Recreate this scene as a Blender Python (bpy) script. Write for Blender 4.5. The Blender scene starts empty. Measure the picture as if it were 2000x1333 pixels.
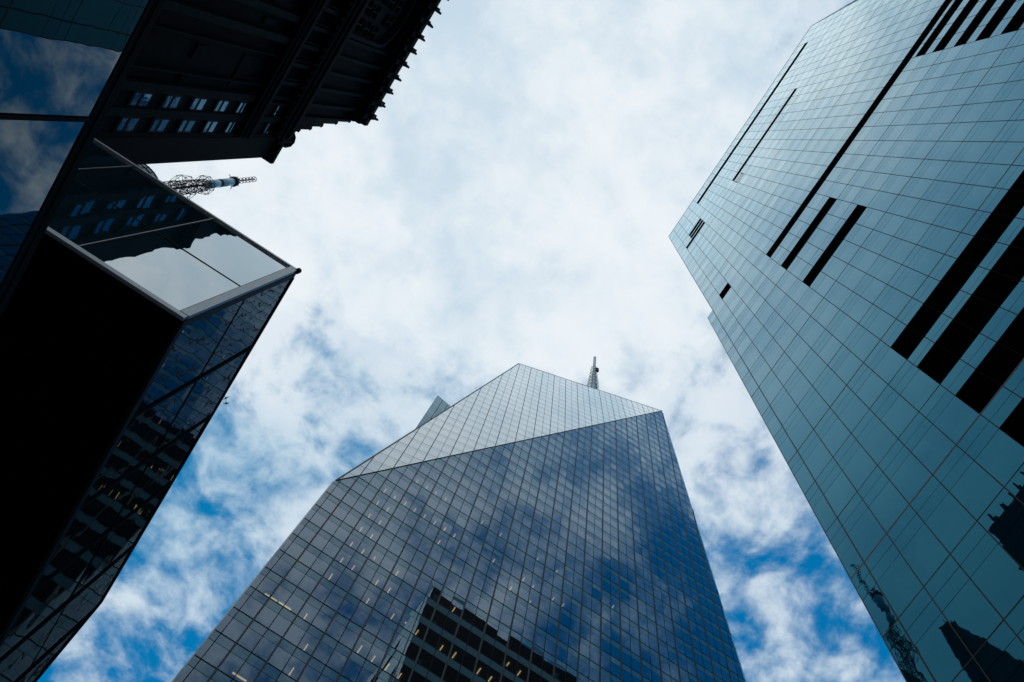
import bpy, math, random
from mathutils import Vector, Matrix
random.seed(7)
sc = bpy.context.scene
R = math.radians
# ------------------------------------------------------------------ camera
CAMZ = 1.6                                    # eye height; all builder coordinates are relative to the eye
AX = ((0.83903713, 0.54335989, 0.02786971),   # world X,Y,Z seen from the camera (x right, y down, z forward)
      (-0.53625599, 0.81724215, 0.21105632),
      (0.09190324, -0.19202939, 0.97707651))
cam = bpy.data.objects.new('camera', bpy.data.cameras.new('camera'))
sc.collection.objects.link(cam)
cam.data.sensor_width = 36.0
cam.data.lens = 36.36
cam.data.clip_start = 0.05
cam.data.clip_end = 6000.0
cam.matrix_world = Matrix(((AX[0][0], -AX[0][1], -AX[0][2], 0), (AX[1][0], -AX[1][1], -AX[1][2], 0),
                           (AX[2][0], -AX[2][1], -AX[2][2], CAMZ), (0, 0, 0, 1)))
sc.camera = cam
# ------------------------------------------------------------------ render / view
sc.render.engine = 'CYCLES'
sc.cycles.max_bounces = 8
sc.cycles.glossy_bounces = 5
sc.cycles.transparent_max_bounces = 12
sc.cycles.caustics_reflective = False
sc.cycles.caustics_refractive = False
sc.cycles.use_denoising = True
sc.view_settings.view_transform = 'Standard'
sc.view_settings.look = 'None'
sc.view_settings.exposure = 0.0
sc.view_settings.gamma = 1.0
# ------------------------------------------------------------------ sky
SUN_EL = R(70)
w = bpy.data.worlds.new('World'); sc.world = w; w.use_nodes = True
nt = w.node_tree; nt.nodes.clear()
def N(tree, t, **kw):
    n = tree.nodes.new(t)
    for k, v in kw.items(): setattr(n, k, v)
    return n
def mth(tree, op, a, b=None, clamp=False):
    n = tree.nodes.new('ShaderNodeMath'); n.operation = op; n.use_clamp = clamp
    for i, v in enumerate((a, b)):
        if v is None: continue
        if isinstance(v, (int, float)): n.inputs[i].default_value = v
        else: tree.links.new(v, n.inputs[i])
    return n.outputs[0]
def noise(tree, vec, scale, detail, rough=0.5, dist=0.0, lac=2.0):
    n = tree.nodes.new('ShaderNodeTexNoise'); n.inputs['Scale'].default_value = scale
    n.inputs['Detail'].default_value = detail; n.inputs['Roughness'].default_value = rough
    n.inputs['Distortion'].default_value = dist; n.inputs['Lacunarity'].default_value = lac
    tree.links.new(vec, n.inputs['Vector']); return n.outputs['Fac']
def maprange(tree, v, a, b, c=0.0, d=1.0, smooth=True):
    n = tree.nodes.new('ShaderNodeMapRange'); n.interpolation_type = 'SMOOTHSTEP' if smooth else 'LINEAR'
    for k, x in (('From Min', a), ('From Max', b), ('To Min', c), ('To Max', d)): n.inputs[k].default_value = x
    tree.links.new(v, n.inputs['Value']); return n.outputs['Result']
def mixc(tree, f, a, b):
    n = tree.nodes.new('ShaderNodeMix'); n.data_type = 'RGBA'; n.clamp_result = False
    tree.links.new(f, n.inputs[0])
    for i, v in ((6, a), (7, b)):
        if isinstance(v, tuple): n.inputs[i].default_value = (*v, 1)
        else: tree.links.new(v, n.inputs[i])
    return n.outputs[2]
sky = N(nt, 'ShaderNodeTexSky', sky_type='NISHITA', sun_disc=False)
sky.sun_elevation = SUN_EL; sky.sun_rotation = R(-24)
sky.air_density = 1.0; sky.dust_density = 0.2; sky.ozone_density = 3.0
hs = N(nt, 'ShaderNodeHueSaturation'); hs.inputs['Saturation'].default_value = 1.5; hs.inputs['Value'].default_value = 1.0
nt.links.new(sky.outputs[0], hs.inputs['Color'])
tc = N(nt, 'ShaderNodeTexCoord'); sp = N(nt, 'ShaderNodeSeparateXYZ'); nt.links.new(tc.outputs['Generated'], sp.inputs[0])
zc = mth(nt, 'MAXIMUM', sp.outputs[2], 0.08)
px = mth(nt, 'DIVIDE', sp.outputs[0], zc); py = mth(nt, 'DIVIDE', sp.outputs[1], zc)
cmb = N(nt, 'ShaderNodeCombineXYZ'); nt.links.new(px, cmb.inputs[0]); nt.links.new(py, cmb.inputs[1]); cmb.inputs[2].default_value = 7.7
P = cmb.outputs[0]
big = noise(nt, P, 3.0, 4, 0.55, 0.3)
mid = noise(nt, P, 14.0, 10, 0.56, 0.3)
fine = noise(nt, P, 34.0, 8, 0.58, 0.3)
# a sheet of high cloud overhead whose ragged edges break up into small clouds
e1 = mth(nt, 'ADD', px, mth(nt, 'SUBTRACT', mth(nt, 'MULTIPLY', py, -0.42), 0.205))
e2 = mth(nt, 'ADD', mth(nt, 'MULTIPLY', px, 0.45), mth(nt, 'SUBTRACT', mth(nt, 'MULTIPLY', py, 0.8), 0.235))
edge = N(nt, 'ShaderNodeMath', operation='SMOOTH_MAX'); edge.inputs[2].default_value = 0.12
nt.links.new(e1, edge.inputs[0]); nt.links.new(e2, edge.inputs[1])
rr = mth(nt, 'ADD', edge.outputs[0], mth(nt, 'MULTIPLY', mth(nt, 'SUBTRACT', big, 0.5), 0.45))
deck = maprange(nt, rr, -0.14, 0.16, 1.0, 0.0)
away = maprange(nt, edge.outputs[0], 0.12, 0.50, 0.0, 0.10)
s = mth(nt, 'ADD', mth(nt, 'MULTIPLY', big, 0.22), mth(nt, 'MULTIPLY', mid, 0.58))
s = mth(nt, 'ADD', s, mth(nt, 'MULTIPLY', fine, 0.20))
broken = maprange(nt, mth(nt, 'SUBTRACT', mth(nt, 'ADD', s, mth(nt, 'MULTIPLY', deck, 0.16)), away), 0.405, 0.62, 0.0, 0.93)
mask = mth(nt, 'MAXIMUM', broken, maprange(nt, mth(nt, 'ADD', deck, mth(nt, 'MULTIPLY', mth(nt, 'SUBTRACT', s, 0.5), 1.3)), 0.35, 0.85, 0.0, 1.0))
ofs = N(nt, 'ShaderNodeVectorMath', operation='ADD'); ofs.inputs[1].default_value = (1.3, 0.4, 0.9); nt.links.new(P, ofs.inputs[0])
shade = noise(nt, ofs.outputs[0], 4.5, 6, 0.5, 0.15)
lit = mth(nt, 'ADD', mth(nt, 'MULTIPLY', shade, 0.62), mth(nt, 'ADD', mth(nt, 'MULTIPLY', mid, 0.23), mth(nt, 'MULTIPLY', fine, 0.15)))
dens = mth(nt, 'ADD', maprange(nt, lit, 0.37, 0.60, 0.0, 0.62), mth(nt, 'MULTIPLY', deck, 0.38))
CL = 10.0
ccol = mixc(nt, dens, (0.40 * CL, 0.59 * CL, 0.74 * CL), (0.88 * CL, 0.93 * CL, 0.965 * CL))
wb = N(nt, 'ShaderNodeVectorMath', operation='MULTIPLY'); wb.inputs[1].default_value = (0.02, 0.95, 0.88); nt.links.new(hs.outputs[0], wb.inputs[0])
half = N(nt, 'ShaderNodeValue'); half.outputs[0].default_value = 0.75
azure = mixc(nt, half.outputs[0], wb.outputs[0], (0.010, 1.85, 4.5))
col = mixc(nt, mth(nt, 'MULTIPLY', mask, 0.97), azure, ccol)
bg = N(nt, 'ShaderNodeBackground'); bg.inputs['Strength'].default_value = 0.10
nt.links.new(col, bg.inputs['Color'])
wo = N(nt, 'ShaderNodeOutputWorld'); nt.links.new(bg.outputs[0], wo.inputs['Surface'])
# ------------------------------------------------------------------ sun, veiled by the cloud deck
sl = bpy.data.lights.new('sun', 'SUN'); sl.energy = 0.5; sl.angle = R(12); sl.color = (1.0, 0.96, 0.90)
so = bpy.data.objects.new('sun', sl); sc.collection.objects.link(so)
so.rotation_euler = Vector((-math.sin(R(24)) * math.cos(SUN_EL), math.cos(R(24)) * math.cos(SUN_EL), math.sin(SUN_EL))).to_track_quat('Z', 'Y').to_euler()
so.location = (-20, 60, 260)

# ================================================================== materials
def newmat(name):
    m = bpy.data.materials.new(name); m.use_nodes = True; t = m.node_tree; t.nodes.clear()
    return m, t, N(t, 'ShaderNodeOutputMaterial')
def wave_normal(t, scale, dist, stretch=(1, 1, 1)):
    g = N(t, 'ShaderNodeNewGeometry')
    mp = N(t, 'ShaderNodeMapping'); mp.inputs['Scale'].default_value = stretch
    t.links.new(g.outputs['Position'], mp.inputs['Vector'])
    b = N(t, 'ShaderNodeBump'); b.inputs['Strength'].default_value = 1.0; b.inputs['Distance'].default_value = dist
    t.links.new(noise(t, mp.outputs[0], scale, 2, 0.4), b.inputs['Height'])
    return b.outputs['Normal']
def glass_opaque(name, base, tint, ior, wscale=0.5, wdist=0.004, rough=0.01, var=0.12, boost=1.0, tint_low=None):
    """coated curtain-wall glass: dark coloured body under a Fresnel reflection"""
    m, t, out = newmat(name)
    nrm = wave_normal(t, wscale, wdist)
    d = N(t, 'ShaderNodeBsdfDiffuse'); 
    info = N(t, 'ShaderNodeNewGeometry')
    v = maprange(t, info.outputs['Random Per Island'], 0, 1, 1 - var, 1 + var, False)
    vm = N(t, 'ShaderNodeVectorMath', operation='SCALE'); vm.inputs[0].default_value = base; t.links.new(v, vm.inputs['Scale'])
    t.links.new(vm.outputs[0], d.inputs['Color'])
    g = N(t, 'ShaderNodeBsdfGlossy'); g.inputs['Roughness'].default_value = rough; t.links.new(nrm, g.inputs['Normal'])
    vt = N(t, 'ShaderNodeVectorMath', operation='SCALE'); vt.inputs[0].default_value = tint
    t.links.new(maprange(t, info.outputs['Random Per Island'], 0, 1, 1 - var * .5, 1.0, False), vt.inputs['Scale'])
    f = N(t, 'ShaderNodeFresnel'); f.inputs['IOR'].default_value = ior
    fac = mth(t, 'MULTIPLY', f.outputs[0], boost, True)
    if tint_low:      # the coating colours steep reflections more than grazing ones
        t.links.new(mixc(t, maprange(t, fac, 0.10, 0.85), tint_low, vt.outputs[0]), g.inputs['Color'])
    else: t.links.new(vt.outputs[0], g.inputs['Color'])
    mx = N(t, 'ShaderNodeMixShader'); t.links.new(fac, mx.inputs[0]); t.links.new(d.outputs[0], mx.inputs[1]); t.links.new(g.outputs[0], mx.inputs[2])
    t.links.new(mx.outputs[0], out.inputs['Surface']); return m
def glass_clear(name, trans, tint, ior, wscale=0.5, wdist=0.003, boost=1.0):
    m, t, out = newmat(name)
    nrm = wave_normal(t, wscale, wdist)
    d = N(t, 'ShaderNodeBsdfTransparent'); d.inputs['Color'].default_value = (*trans, 1)
    g = N(t, 'ShaderNodeBsdfGlossy'); g.inputs['Roughness'].default_value = 0.008; g.inputs['Color'].default_value = (*tint, 1)
    t.links.new(nrm, g.inputs['Normal'])
    f = N(t, 'ShaderNodeFresnel'); f.inputs['IOR'].default_value = ior
    gb = N(t, 'ShaderNodeNewGeometry')          # the inner face of the pane adds no second reflection
    fac = mth(t, 'MULTIPLY', mth(t, 'MULTIPLY', f.outputs[0], boost, True), mth(t, 'SUBTRACT', 1.0, gb.outputs['Backfacing']))
    mx = N(t, 'ShaderNodeMixShader'); t.links.new(fac, mx.inputs[0]); t.links.new(d.outputs[0], mx.inputs[1]); t.links.new(g.outputs[0], mx.inputs[2])
    t.links.new(mx.outputs[0], out.inputs['Surface']); return m
def plain(name, c, rough=0.6, metal=0.0, nscale=3.0, namp=0.25, bump=0.0, spec=0.3):
    m, t, out = newmat(name)
    p = N(t, 'ShaderNodeBsdfPrincipled'); p.inputs['Roughness'].default_value = rough; p.inputs['Metallic'].default_value = metal
    p.inputs['Specular IOR Level'].default_value = spec
    g = N(t, 'ShaderNodeNewGeometry')
    n = noise(t, g.outputs['Position'], nscale, 6, 0.6)
    f = maprange(t, n, 0.3, 0.7, 1 - namp, 1 + namp, False)
    vm = N(t, 'ShaderNodeVectorMath', operation='SCALE'); vm.inputs[0].default_value = c; t.links.new(f, vm.inputs['Scale'])
    t.links.new(vm.outputs[0], p.inputs['Base Color'])
    if bump:
        b = N(t, 'ShaderNodeBump'); b.inputs['Distance'].default_value = bump; b.inputs['Strength'].default_value = 0.7
        t.links.new(n, b.inputs['Height']); t.links.new(b.outputs[0], p.inputs['Normal'])
    t.links.new(p.outputs[0], out.inputs['Surface']); return m
def emit(name, c, s):
    m, t, out = newmat(name); e = N(t, 'ShaderNodeEmission'); e.inputs['Color'].default_value = (*c, 1); e.inputs['Strength'].default_value = s
    t.links.new(e.outputs[0], out.inputs['Surface']); return m
M = {}
M['teal'] = glass_opaque('teal_glass', (0.002, 0.017, 0.029), (0.80, 0.96, 1.0), 1.46, 0.7, 0.0042, 0.01, 0.26, 1.75, (0.08, 0.48, 0.72))
M['teal_sp'] = glass_opaque('teal_spandrel_glass', (0.002, 0.017, 0.029), (0.78, 0.94, 0.99), 1.46, 0.7, 0.0042, 0.01, 0.26, 1.70, (0.08, 0.48, 0.72))
M['t_joint'] = plain('dark_joint', (0.004, 0.006, 0.007), 0.6, spec=0.1)
M['t_mull'] = plain('dark_mullion_metal', (0.006, 0.009, 0.012), 0.6, spec=0.05)
M['t_band'] = plain('grey_band_metal', (0.055, 0.053, 0.060), 0.6, spec=0.1)
M['louvre'] = plain('black_louvre', (0.0016, 0.0017, 0.002), 0.8, spec=0.0)
M['louvre_mull'] = plain('louvre_mullion_metal', (0.010, 0.010, 0.011), 0.7, spec=0.0)
M['flap'] = glass_opaque('pale_vent_flap', (0.6, 0.64, 0.66), (1.0, 1.0, 1.0), 2.0, 0.5, 0.001, 0.05)
M['c_vis'] = glass_clear('clear_vision_glass', (0.42, 0.50, 0.55), (0.68, 0.84, 1.0), 1.9, 0.4, 0.0022, 1.35)
M['c_sp'] = glass_opaque('frit_spandrel_glass', (0.075, 0.160, 0.195), (0.72, 0.88, 0.98), 1.75, 0.4, 0.0022, 0.01, 0.10)
M['c_fac'] = glass_opaque('crown_glass', (0.055, 0.075, 0.085), (0.86, 0.95, 1.0), 1.95, 0.4, 0.0018, 0.01, 0.10, 1.9)
M['c_facsp'] = glass_opaque('crown_spandrel_glass', (0.09, 0.115, 0.12), (0.86, 0.94, 0.98), 1.85, 0.4, 0.0018, 0.01, 0.10, 1.8)
M['wing'] = glass_opaque('wing_glass', (0.22, 0.36, 0.40), (0.75, 0.93, 1.0), 1.5, 0.4, 0.002, 0.02, 0.2)
M['c_mull'] = plain('steel_mullion', (0.050, 0.056, 0.058), 0.5, 0.0, spec=0.15)
M['c_line'] = plain('dark_transom', (0.010, 0.014, 0.016), 0.6, spec=0.05)
M['slab'] = plain('ceiling_slab', (0.16, 0.18, 0.17), 0.8)
M['core'] = plain('dark_core', (0.012, 0.014, 0.015), 0.9, spec=0.05)
M['col'] = plain('pale_column', (0.50, 0.54, 0.55), 0.7)
M['blind'] = plain('pale_blind', (0.55, 0.68, 0.72), 0.8)
M['lamp'] = emit('warm_lamp', (1.0, 0.54, 0.21), 2.4)
M['stone'] = plain('backlit_dark_stone', (0.0022, 0.0034, 0.0036), 0.75, 0, 1.4, 0.55, 0.02, 0.04)  # backlit blackness is put into this and the next two stone colours
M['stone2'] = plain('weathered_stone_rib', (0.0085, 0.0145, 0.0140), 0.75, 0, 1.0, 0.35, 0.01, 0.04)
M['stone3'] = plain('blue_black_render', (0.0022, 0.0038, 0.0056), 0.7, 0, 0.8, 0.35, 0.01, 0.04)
M['winglass'] = glass_opaque('window_glass', (0.004, 0.008, 0.01), (0.34, 0.72, 1.0), 2.0, 1.2, 0.010, 0.01, 0.35)
M['winframe'] = plain('window_frame', (0.003, 0.0035, 0.004), 0.7, spec=0.1)
M['pav'] = glass_opaque('pavilion_glass', (0.004, 0.010, 0.012), (0.86, 0.95, 1.0), 1.75, 2.2, 0.0010, 0.004, 0.05)
M['pavend'] = glass_opaque('pavilion_end_glass', (0.010, 0.034, 0.041), (0.92, 0.97, 0.98), 2.35, 0.75, 0.004, 0.004, 0.05, 1.9)
M['pavside'] = glass_opaque('bay_side_glass', (0.004, 0.010, 0.012), (0.86, 0.95, 1.0), 1.75, 0.55, 0.010, 0.004, 0.05)
M['alu'] = plain('brushed_aluminium', (0.30, 0.32, 0.33), 0.42, 0.75, 20, 0.12)
M['darkalu'] = plain('dark_anodised_frame', (0.005, 0.010, 0.012), 0.6, spec=0.15)
M['greenalu'] = plain('green_grey_frame', (0.0035, 0.0085, 0.0085), 0.7, spec=0.05)
M['soffit'] = plain('black_soffit', (0.0015, 0.0015, 0.0016), 0.95, spec=0.0)
M['gasket'] = plain('black_gasket', (0.004, 0.004, 0.005), 0.7, spec=0.1)
M['mast'] = plain('dark_mast_steel', (0.008, 0.010, 0.012), 0.6, spec=0.1)
M['mastw'] = plain('pale_mast_shroud', (0.66, 0.66, 0.62), 0.6, spec=0.1)
M['spire'] = plain('pale_spire_steel', (0.34, 0.42, 0.44), 0.45, 0.2, 1.0, 0.2)
M['spired'] = plain('dark_spire_steel', (0.05, 0.07, 0.075), 0.5, 0.2)
M['drum'] = glass_opaque('drum_cladding', (0.10, 0.11, 0.115), (0.9, 0.95, 1.0), 1.5, 0.3, 0.01, 0.15)
M['asphalt'] = plain('asphalt', (0.05, 0.05, 0.052), 0.9, 0, 6, 0.3, 0.004)
M['paving'] = plain('concrete_paving', (0.26, 0.25, 0.24), 0.9, 0, 2, 0.15, 0.003)
M['paint'] = plain('road_paint', (0.75, 0.75, 0.72), 0.8)
M['bird'] = plain('dark_feathers', (0.015, 0.015, 0.017), 0.8)

# ================================================================== builders
col0 = sc.collection
class MB:
    def __init__(s): s.v = []; s.f = []
    def poly(s, pts): 
        i = len(s.v); s.v += [tuple(p) for p in pts]; s.f.append(tuple(range(i, i + len(pts))))
    def slab(s, front, n, th):
        """front polygon (seen against n) given thickness th behind"""
        k = len(front); i = len(s.v)
        s.v += [tuple(p) for p in front] + [(p[0] - n[0] * th, p[1] - n[1] * th, p[2] - n[2] * th) for p in front]
        s.f.append(tuple(range(i, i + k))); s.f.append(tuple(range(i + 2 * k - 1, i + k - 1, -1)))
        for a in range(k):
            b = (a + 1) % k; s.f.append((i + b, i + a, i + k + a, i + k + b))
    def box(s, x0, x1, y0, y1, z0, z1):
        i = len(s.v)
        s.v += [(x0, y0, z0), (x1, y0, z0), (x1, y1, z0), (x0, y1, z0), (x0, y0, z1), (x1, y0, z1), (x1, y1, z1), (x0, y1, z1)]
        s.f += [tuple(i + k for k in q) for q in ((0, 3, 2, 1), (4, 5, 6, 7), (0, 1, 5, 4), (1, 2, 6, 5), (2, 3, 7, 6), (3, 0, 4, 7))]
        return s
    def bar(s, a, b, w, h, n):
        """rectangular bar from a to b, width w across, height h along n"""
        a = Vector(a); b = Vector(b); d = (b - a).normalized(); n = Vector(n); n = (n - d * n.dot(d)).normalized(); c = d.cross(n)
        i = len(s.v)
        for e in (a, b):
            for sx, sy in ((-1, 0), (1, 0), (1, 1), (-1, 1)): s.v.append(tuple(e + c * (sx * w / 2) + n * (sy * h)))
        s.f += [tuple(i + k for k in q) for q in ((0, 1, 2, 3), (7, 6, 5, 4), (0, 4, 5, 1), (1, 5, 6, 2), (2, 6, 7, 3), (3, 7, 4, 0))]
        return s
    def tube(s, a, b, r0, r1=None, k=6):
        r1 = r0 if r1 is None else r1
        a = Vector(a); b = Vector(b); d = (b - a).normalized()
        u = d.orthogonal().normalized(); v = d.cross(u); i = len(s.v)
        for e, r in ((a, r0), (b, r1)):
            for q in range(k):
                t = 2 * math.pi * q / k; s.v.append(tuple(e + u * (math.cos(t) * r) + v * (math.sin(t) * r)))
        for q in range(k):
            p = (q + 1) % k; s.f.append((i + q, i + p, i + k + p, i + k + q))
        s.f.append(tuple(i + q for q in range(k - 1, -1, -1))); s.f.append(tuple(i + k + q for q in range(k)))
        return s
    def lathe(s, c, prof, k=24):
        i = len(s.v)
        for r, z in prof:
            for q in range(k):
                t = 2 * math.pi * q / k; s.v.append((c[0] + r * math.cos(t), c[1] + r * math.sin(t), z))
        for j in range(len(prof) - 1):
            for q in range(k):
                p = (q + 1) % k; s.f.append((i + j * k + q, i + j * k + p, i + (j + 1) * k + p, i + (j + 1) * k + q))
        s.f.append(tuple(i + q for q in range(k - 1, -1, -1))); s.f.append(tuple(i + (len(prof) - 1) * k + q for q in range(k)))
        return s
def wloc(o):
    v = Vector((0, 0, 0))
    while o: v = v + Vector(o.location); o = o.parent
    return v
def obj(name, b, mat, parent=None, smooth=False, **props):
    me = bpy.data.meshes.new(name)
    off = wloc(parent) if parent else Vector((0, 0, 0))
    me.from_pydata([(x - off.x, y - off.y, z + CAMZ - off.z) for x, y, z in b.v], [], b.f)
    me.materials.append(M[mat])
    if smooth: me.polygons.foreach_set('use_smooth', [True] * len(me.polygons))
    o = bpy.data.objects.new(name, me); col0.objects.link(o)
    if parent: o.parent = parent
    for k, v in props.items(): o[k] = v
    return o
def thing(name, label, cat, loc, group=None):
    o = bpy.data.objects.new(name, None); col0.objects.link(o); o.location = loc; o.empty_display_size = 1
    o['label'] = label; o['category'] = cat
    if group: o['group'] = group
    return o
def project(p):
    x = AX[0][0] * p[0] + AX[1][0] * p[1] + AX[2][0] * p[2]
    y = AX[0][1] * p[0] + AX[1][1] * p[1] + AX[2][1] * p[2]
    z = AX[0][2] * p[0] + AX[1][2] * p[1] + AX[2][2] * p[2]
    if z <= 0.01: return None
    return (1000 + 2020 * x / z, 666.5 + 2020 * y / z)
def ray(u, v):
    c = (u - 1000, v - 666.5, 2020.0)
    return [sum(AX[i][j] * c[j] for j in range(3)) for i in range(3)]
def img_area(poly):
    q = [project(p) for p in poly]
    if any(a is None for a in q): return 0
    cx = sum(a[0] for a in q) / len(q); cy = sum(a[1] for a in q) / len(q)
    if not (-30 < cx < 2030 and -30 < cy < 1363): return 0
    return abs(sum(q[i][0] * q[(i + 1) % len(q)][1] - q[(i + 1) % len(q)][0] * q[i][1] for i in range(len(q)))) / 2
def clip(poly, planes):
    """convex clip of a 2-D polygon by half planes a*x+b*y<=c"""
    for a, b, c in planes:
        out = []
        for i in range(len(poly)):
            p, q = poly[i], poly[(i + 1) % len(poly)]
            dp = a * p[0] + b * p[1] - c; dq = a * q[0] + b * q[1] - c
            if dp <= 0: out.append(p)
            if (dp < 0 < dq) or (dq < 0 < dp):
                t = dp / (dp - dq); out.append((p[0] + (q[0] - p[0]) * t, p[1] + (q[1] - p[1]) * t))
        poly = out
        if len(poly) < 3: return []
    return poly
def panes_to_parts(name, panes, mat, parent, keep=300, th=0.03):
    """panes: list of (front polygon, normal).  The largest in the picture are parts of their own, the rest one stuff part"""
    order = sorted(panes, key=lambda q: -img_area(q[0]))
    rest = MB()
    for i, (poly, n) in enumerate(order):
        if i < keep and img_area(poly) > 0:
            b = MB(); b.slab(poly, n, th); obj(name, b, mat, parent)
        else: rest.slab(poly, n, th)
    if rest.f: obj(name, rest, mat, parent, kind='stuff')
def tilt(poly, n, amp):
    c = [sum(p[i] for p in poly) / len(poly) for i in range(3)]
    t1 = Vector(n).cross(Vector((0, 0, 1))).normalized(); t2 = Vector(n).cross(t1)
    a = random.gauss(0, amp); b = random.gauss(0, amp); out = []
    for p in poly:
        d = Vector(p) - Vector(c); k = a * d.dot(t1) + b * d.dot(t2)
        out.append(tuple(Vector(p) + Vector(n) * k))
    return out

# ================================================================== the ground (below the frame)
g = MB(); g.box(-600, 600, -600, 600, -CAMZ - 0.6, -CAMZ - 0.15); obj('ground', g, 'paving', None, kind='structure')
g = MB(); g.box(3.0, 12.5, -500, 500, -CAMZ - 0.148, -CAMZ - 0.13); obj('road', g, 'asphalt', None, kind='structure')
g = MB(); g.box(-22.4, 3.0, -500, 33, -CAMZ - 0.146, -CAMZ); g.box(12.5, 16.9, -500, 33, -CAMZ - 0.146, -CAMZ); obj('pavement', g, 'paving', None, kind='structure')
for i in range(-10, 11):
    g = MB(); g.box(7.6, 7.75, i * 9.0, i * 9.0 + 3.0, -CAMZ - 0.13, -CAMZ - 0.126); o = obj('lane_marking', g, 'paint', None); o['kind'] = 'structure'

# ================================================================== teal glass tower on the right
XR = 17.0
tw = thing('teal_glass_tower', 'teal mirror glass office tower with black louvre stripes filling the right side', 'tower', (XR, 0, 0))
ZTOP = 10.08
vl = [0.4725 - 0.0828 * i for i in range(5)] + [0.0585 - 0.0758 * i for i in range(25)]     # bay lines along the street, in units of XR
KINK = -1.83
def plan(y):
    """street front: straight, then turning away past the kink"""
    if y >= KINK: return (1.0, y, (-1.0, 0.0, 0.0))
    s = KINK - y; a = R(27)
    return (1.0 + s * math.sin(a), KINK - s * math.cos(a), (-math.cos(a), -math.sin(a), 0.0))
vl2 = []
y = vl[-1]
vl = [v for v in vl if v > KINK + 0.02] + [KINK] + [KINK - 0.0758 * i for i in range(1, 22)]
fl = [2.2484 - 0.2809 * i for i in range(8, 0, -1)] + [2.2484, 2.5262, 2.8110, 3.0910, 3.367, 3.643, 3.919, 4.200, 4.4665, 4.746, 5.019, 5.231]
while fl[-1] + 0.2758 < ZTOP - 0.1: fl.append(fl[-1] + 0.2758)
fl.append(ZTOP)
# louvre stripes: z0, z1, y_high, y_low (bay limits)
stripes = [(5.231, 5.3785, 0.0585, -2.6), (5.019, 5.172, -1.0785, -2.6), (4.746, 4.909, -1.0785, -2.6), (4.4665, 4.618, -1.0785, -2.6), (4.200, 4.3605, -1.0785, -2.6), (3.919, 4.089, -1.0785, -2.6),
           (3.643, 3.80, -1.0785, -2.6), (4.753, 4.906, 0.0585, -0.3205), (4.203, 4.352, 0.0585, -0.3205),
           (2.811, 2.980, 0.0585, -2.0), (2.526, 2.722, 0.0585, -2.0), (2.254, 2.414, 0.0585, -2.0), (1.973, 2.138, 0.0585, -2.0), (1.692, 1.86, 0.0585, -2.0),
           (8.606, 8.745, 0.141, 0.309), (8.448, 8.573, 0.141, 0.309), (8.284, 8.410, 0.141, 0.392),
           (9.512, 9.684, 0.0585, -1.609), (8.2647, 8.394, -0.245, -1.0785), (5.667, 5.835, 0.392, 0.309)]
stripes = [(a, b, max(c, d), min(c, d)) for a, b, c, d in stripes]
def rp(y, z, out=0.0):
    x, yy, n = plan(y); return (XR * x + n[0] * out, XR * yy + n[1] * out, XR * z)
def cut_by_stripes(z0, z1, y0, y1):
    """remaining z-interval of a pane after removing louvre stripes"""
    ym = (y0 + y1) / 2; segs = [(z0, z1)]
    for a, b, hi, lo in stripes:
        if lo < ym < hi:
            ns = []
            for p, q in segs:
                if b <= p or a >= q: ns.append((p, q)); continue
                if a - p > 0.012: ns.append((p, a))
                if q - b > 0.012: ns.append((b, q))
            segs = ns
    return segs
vis, spa = [], []
def add_bay(ya, yb, k0, k1, ztop):
    for k in range(k0, k1):
        z0, z1 = fl[k], fl[k + 1]
        if z0 >= ztop - 0.01: continue
        z1 = min(z1, ztop); h = z1 - z0
        rows = ((z0, z0 + h * 0.60, vis, 0.0030), (z0 + h * 0.60, z0 + h * 0.80, spa, 0.0011), (z0 + h * 0.80, z1, spa, 0.0011))
        if h < 0.2: rows = ((z0, z1, spa, 0.0015),)
        for a, b, lst, gz in rows:
            for p, q in cut_by_stripes(a, b, ya, yb):
                gy = 0.0013
                lo_gap = gz if (p == a and lst is vis) else 0.0009
                pts = [(ya - gy, p + lo_gap), (yb + gy, p + lo_gap), (yb + gy, q - 0.0009), (ya - gy, q - 0.0009)]
                n = plan((ya + yb) / 2)[2]
                poly = [rp(yy, zz, 0.03) for yy, zz in pts]
                lst.append((tilt(poly, n, 0.0018), n))
for i in range(len(vl) - 1): add_bay(vl[i], vl[i + 1], 0, len(fl) - 1, ZTOP)
# the narrow corner bay that stops at the notch
add_bay(0.523, 0.4725, 0, len(fl) - 1, 5.735)
# body behind the glass
def body(y_end, ztop):
    pts = [plan(y_end), plan(KINK), plan(vl[-1])]
    ring = [(XR * p[0], XR * p[1]) for p in pts]
    ring += [(ring[-1][0] + 30, ring[-1][1]), (ring[0][0] + 46, ring[0][1])]
    b = MB(); k = len(ring)
    b.v = [(x, y, -CAMZ) for x, y in ring] + [(x, y, XR * ztop - 0.02) for x, y in ring]
    b.f = [tuple(range(k - 1, -1, -1)), tuple(range(k, 2 * k))] + [(i, (i + 1) % k, k + (i + 1) % k, k + i) for i in range(k)]
    return b
obj('tower_body', body(0.4725, ZTOP), 't_joint', tw)
b = MB(); b.box(XR + 0.001, XR + 44, XR * 0.4725, XR * 0.523, -CAMZ, XR * 5.735 - 0.02); obj('corner_bay_body', b, 't_joint', tw)
panes_to_parts('vision_pane', vis, 'teal', tw)
panes_to_parts('spandrel_pane', spa, 'teal_sp', tw)
# vertical mullions, one per bay line
for i, y in enumerate(vl + [0.523]):
    b = MB(); n = plan(y)[2]; top = ZTOP if y < 0.5 else 5.735
    wd = 0.07 if y not in (vl[0],) else 0.10
    off = -0.02 if y == 0.523 else 0.0
    b.bar(rp(y + off / XR, -0.0, 0.0), rp(y + off / XR, top, 0.0), wd * 0.62, 0.034, n); obj('vertical_mullion', b, 't_mull', tw)
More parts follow.
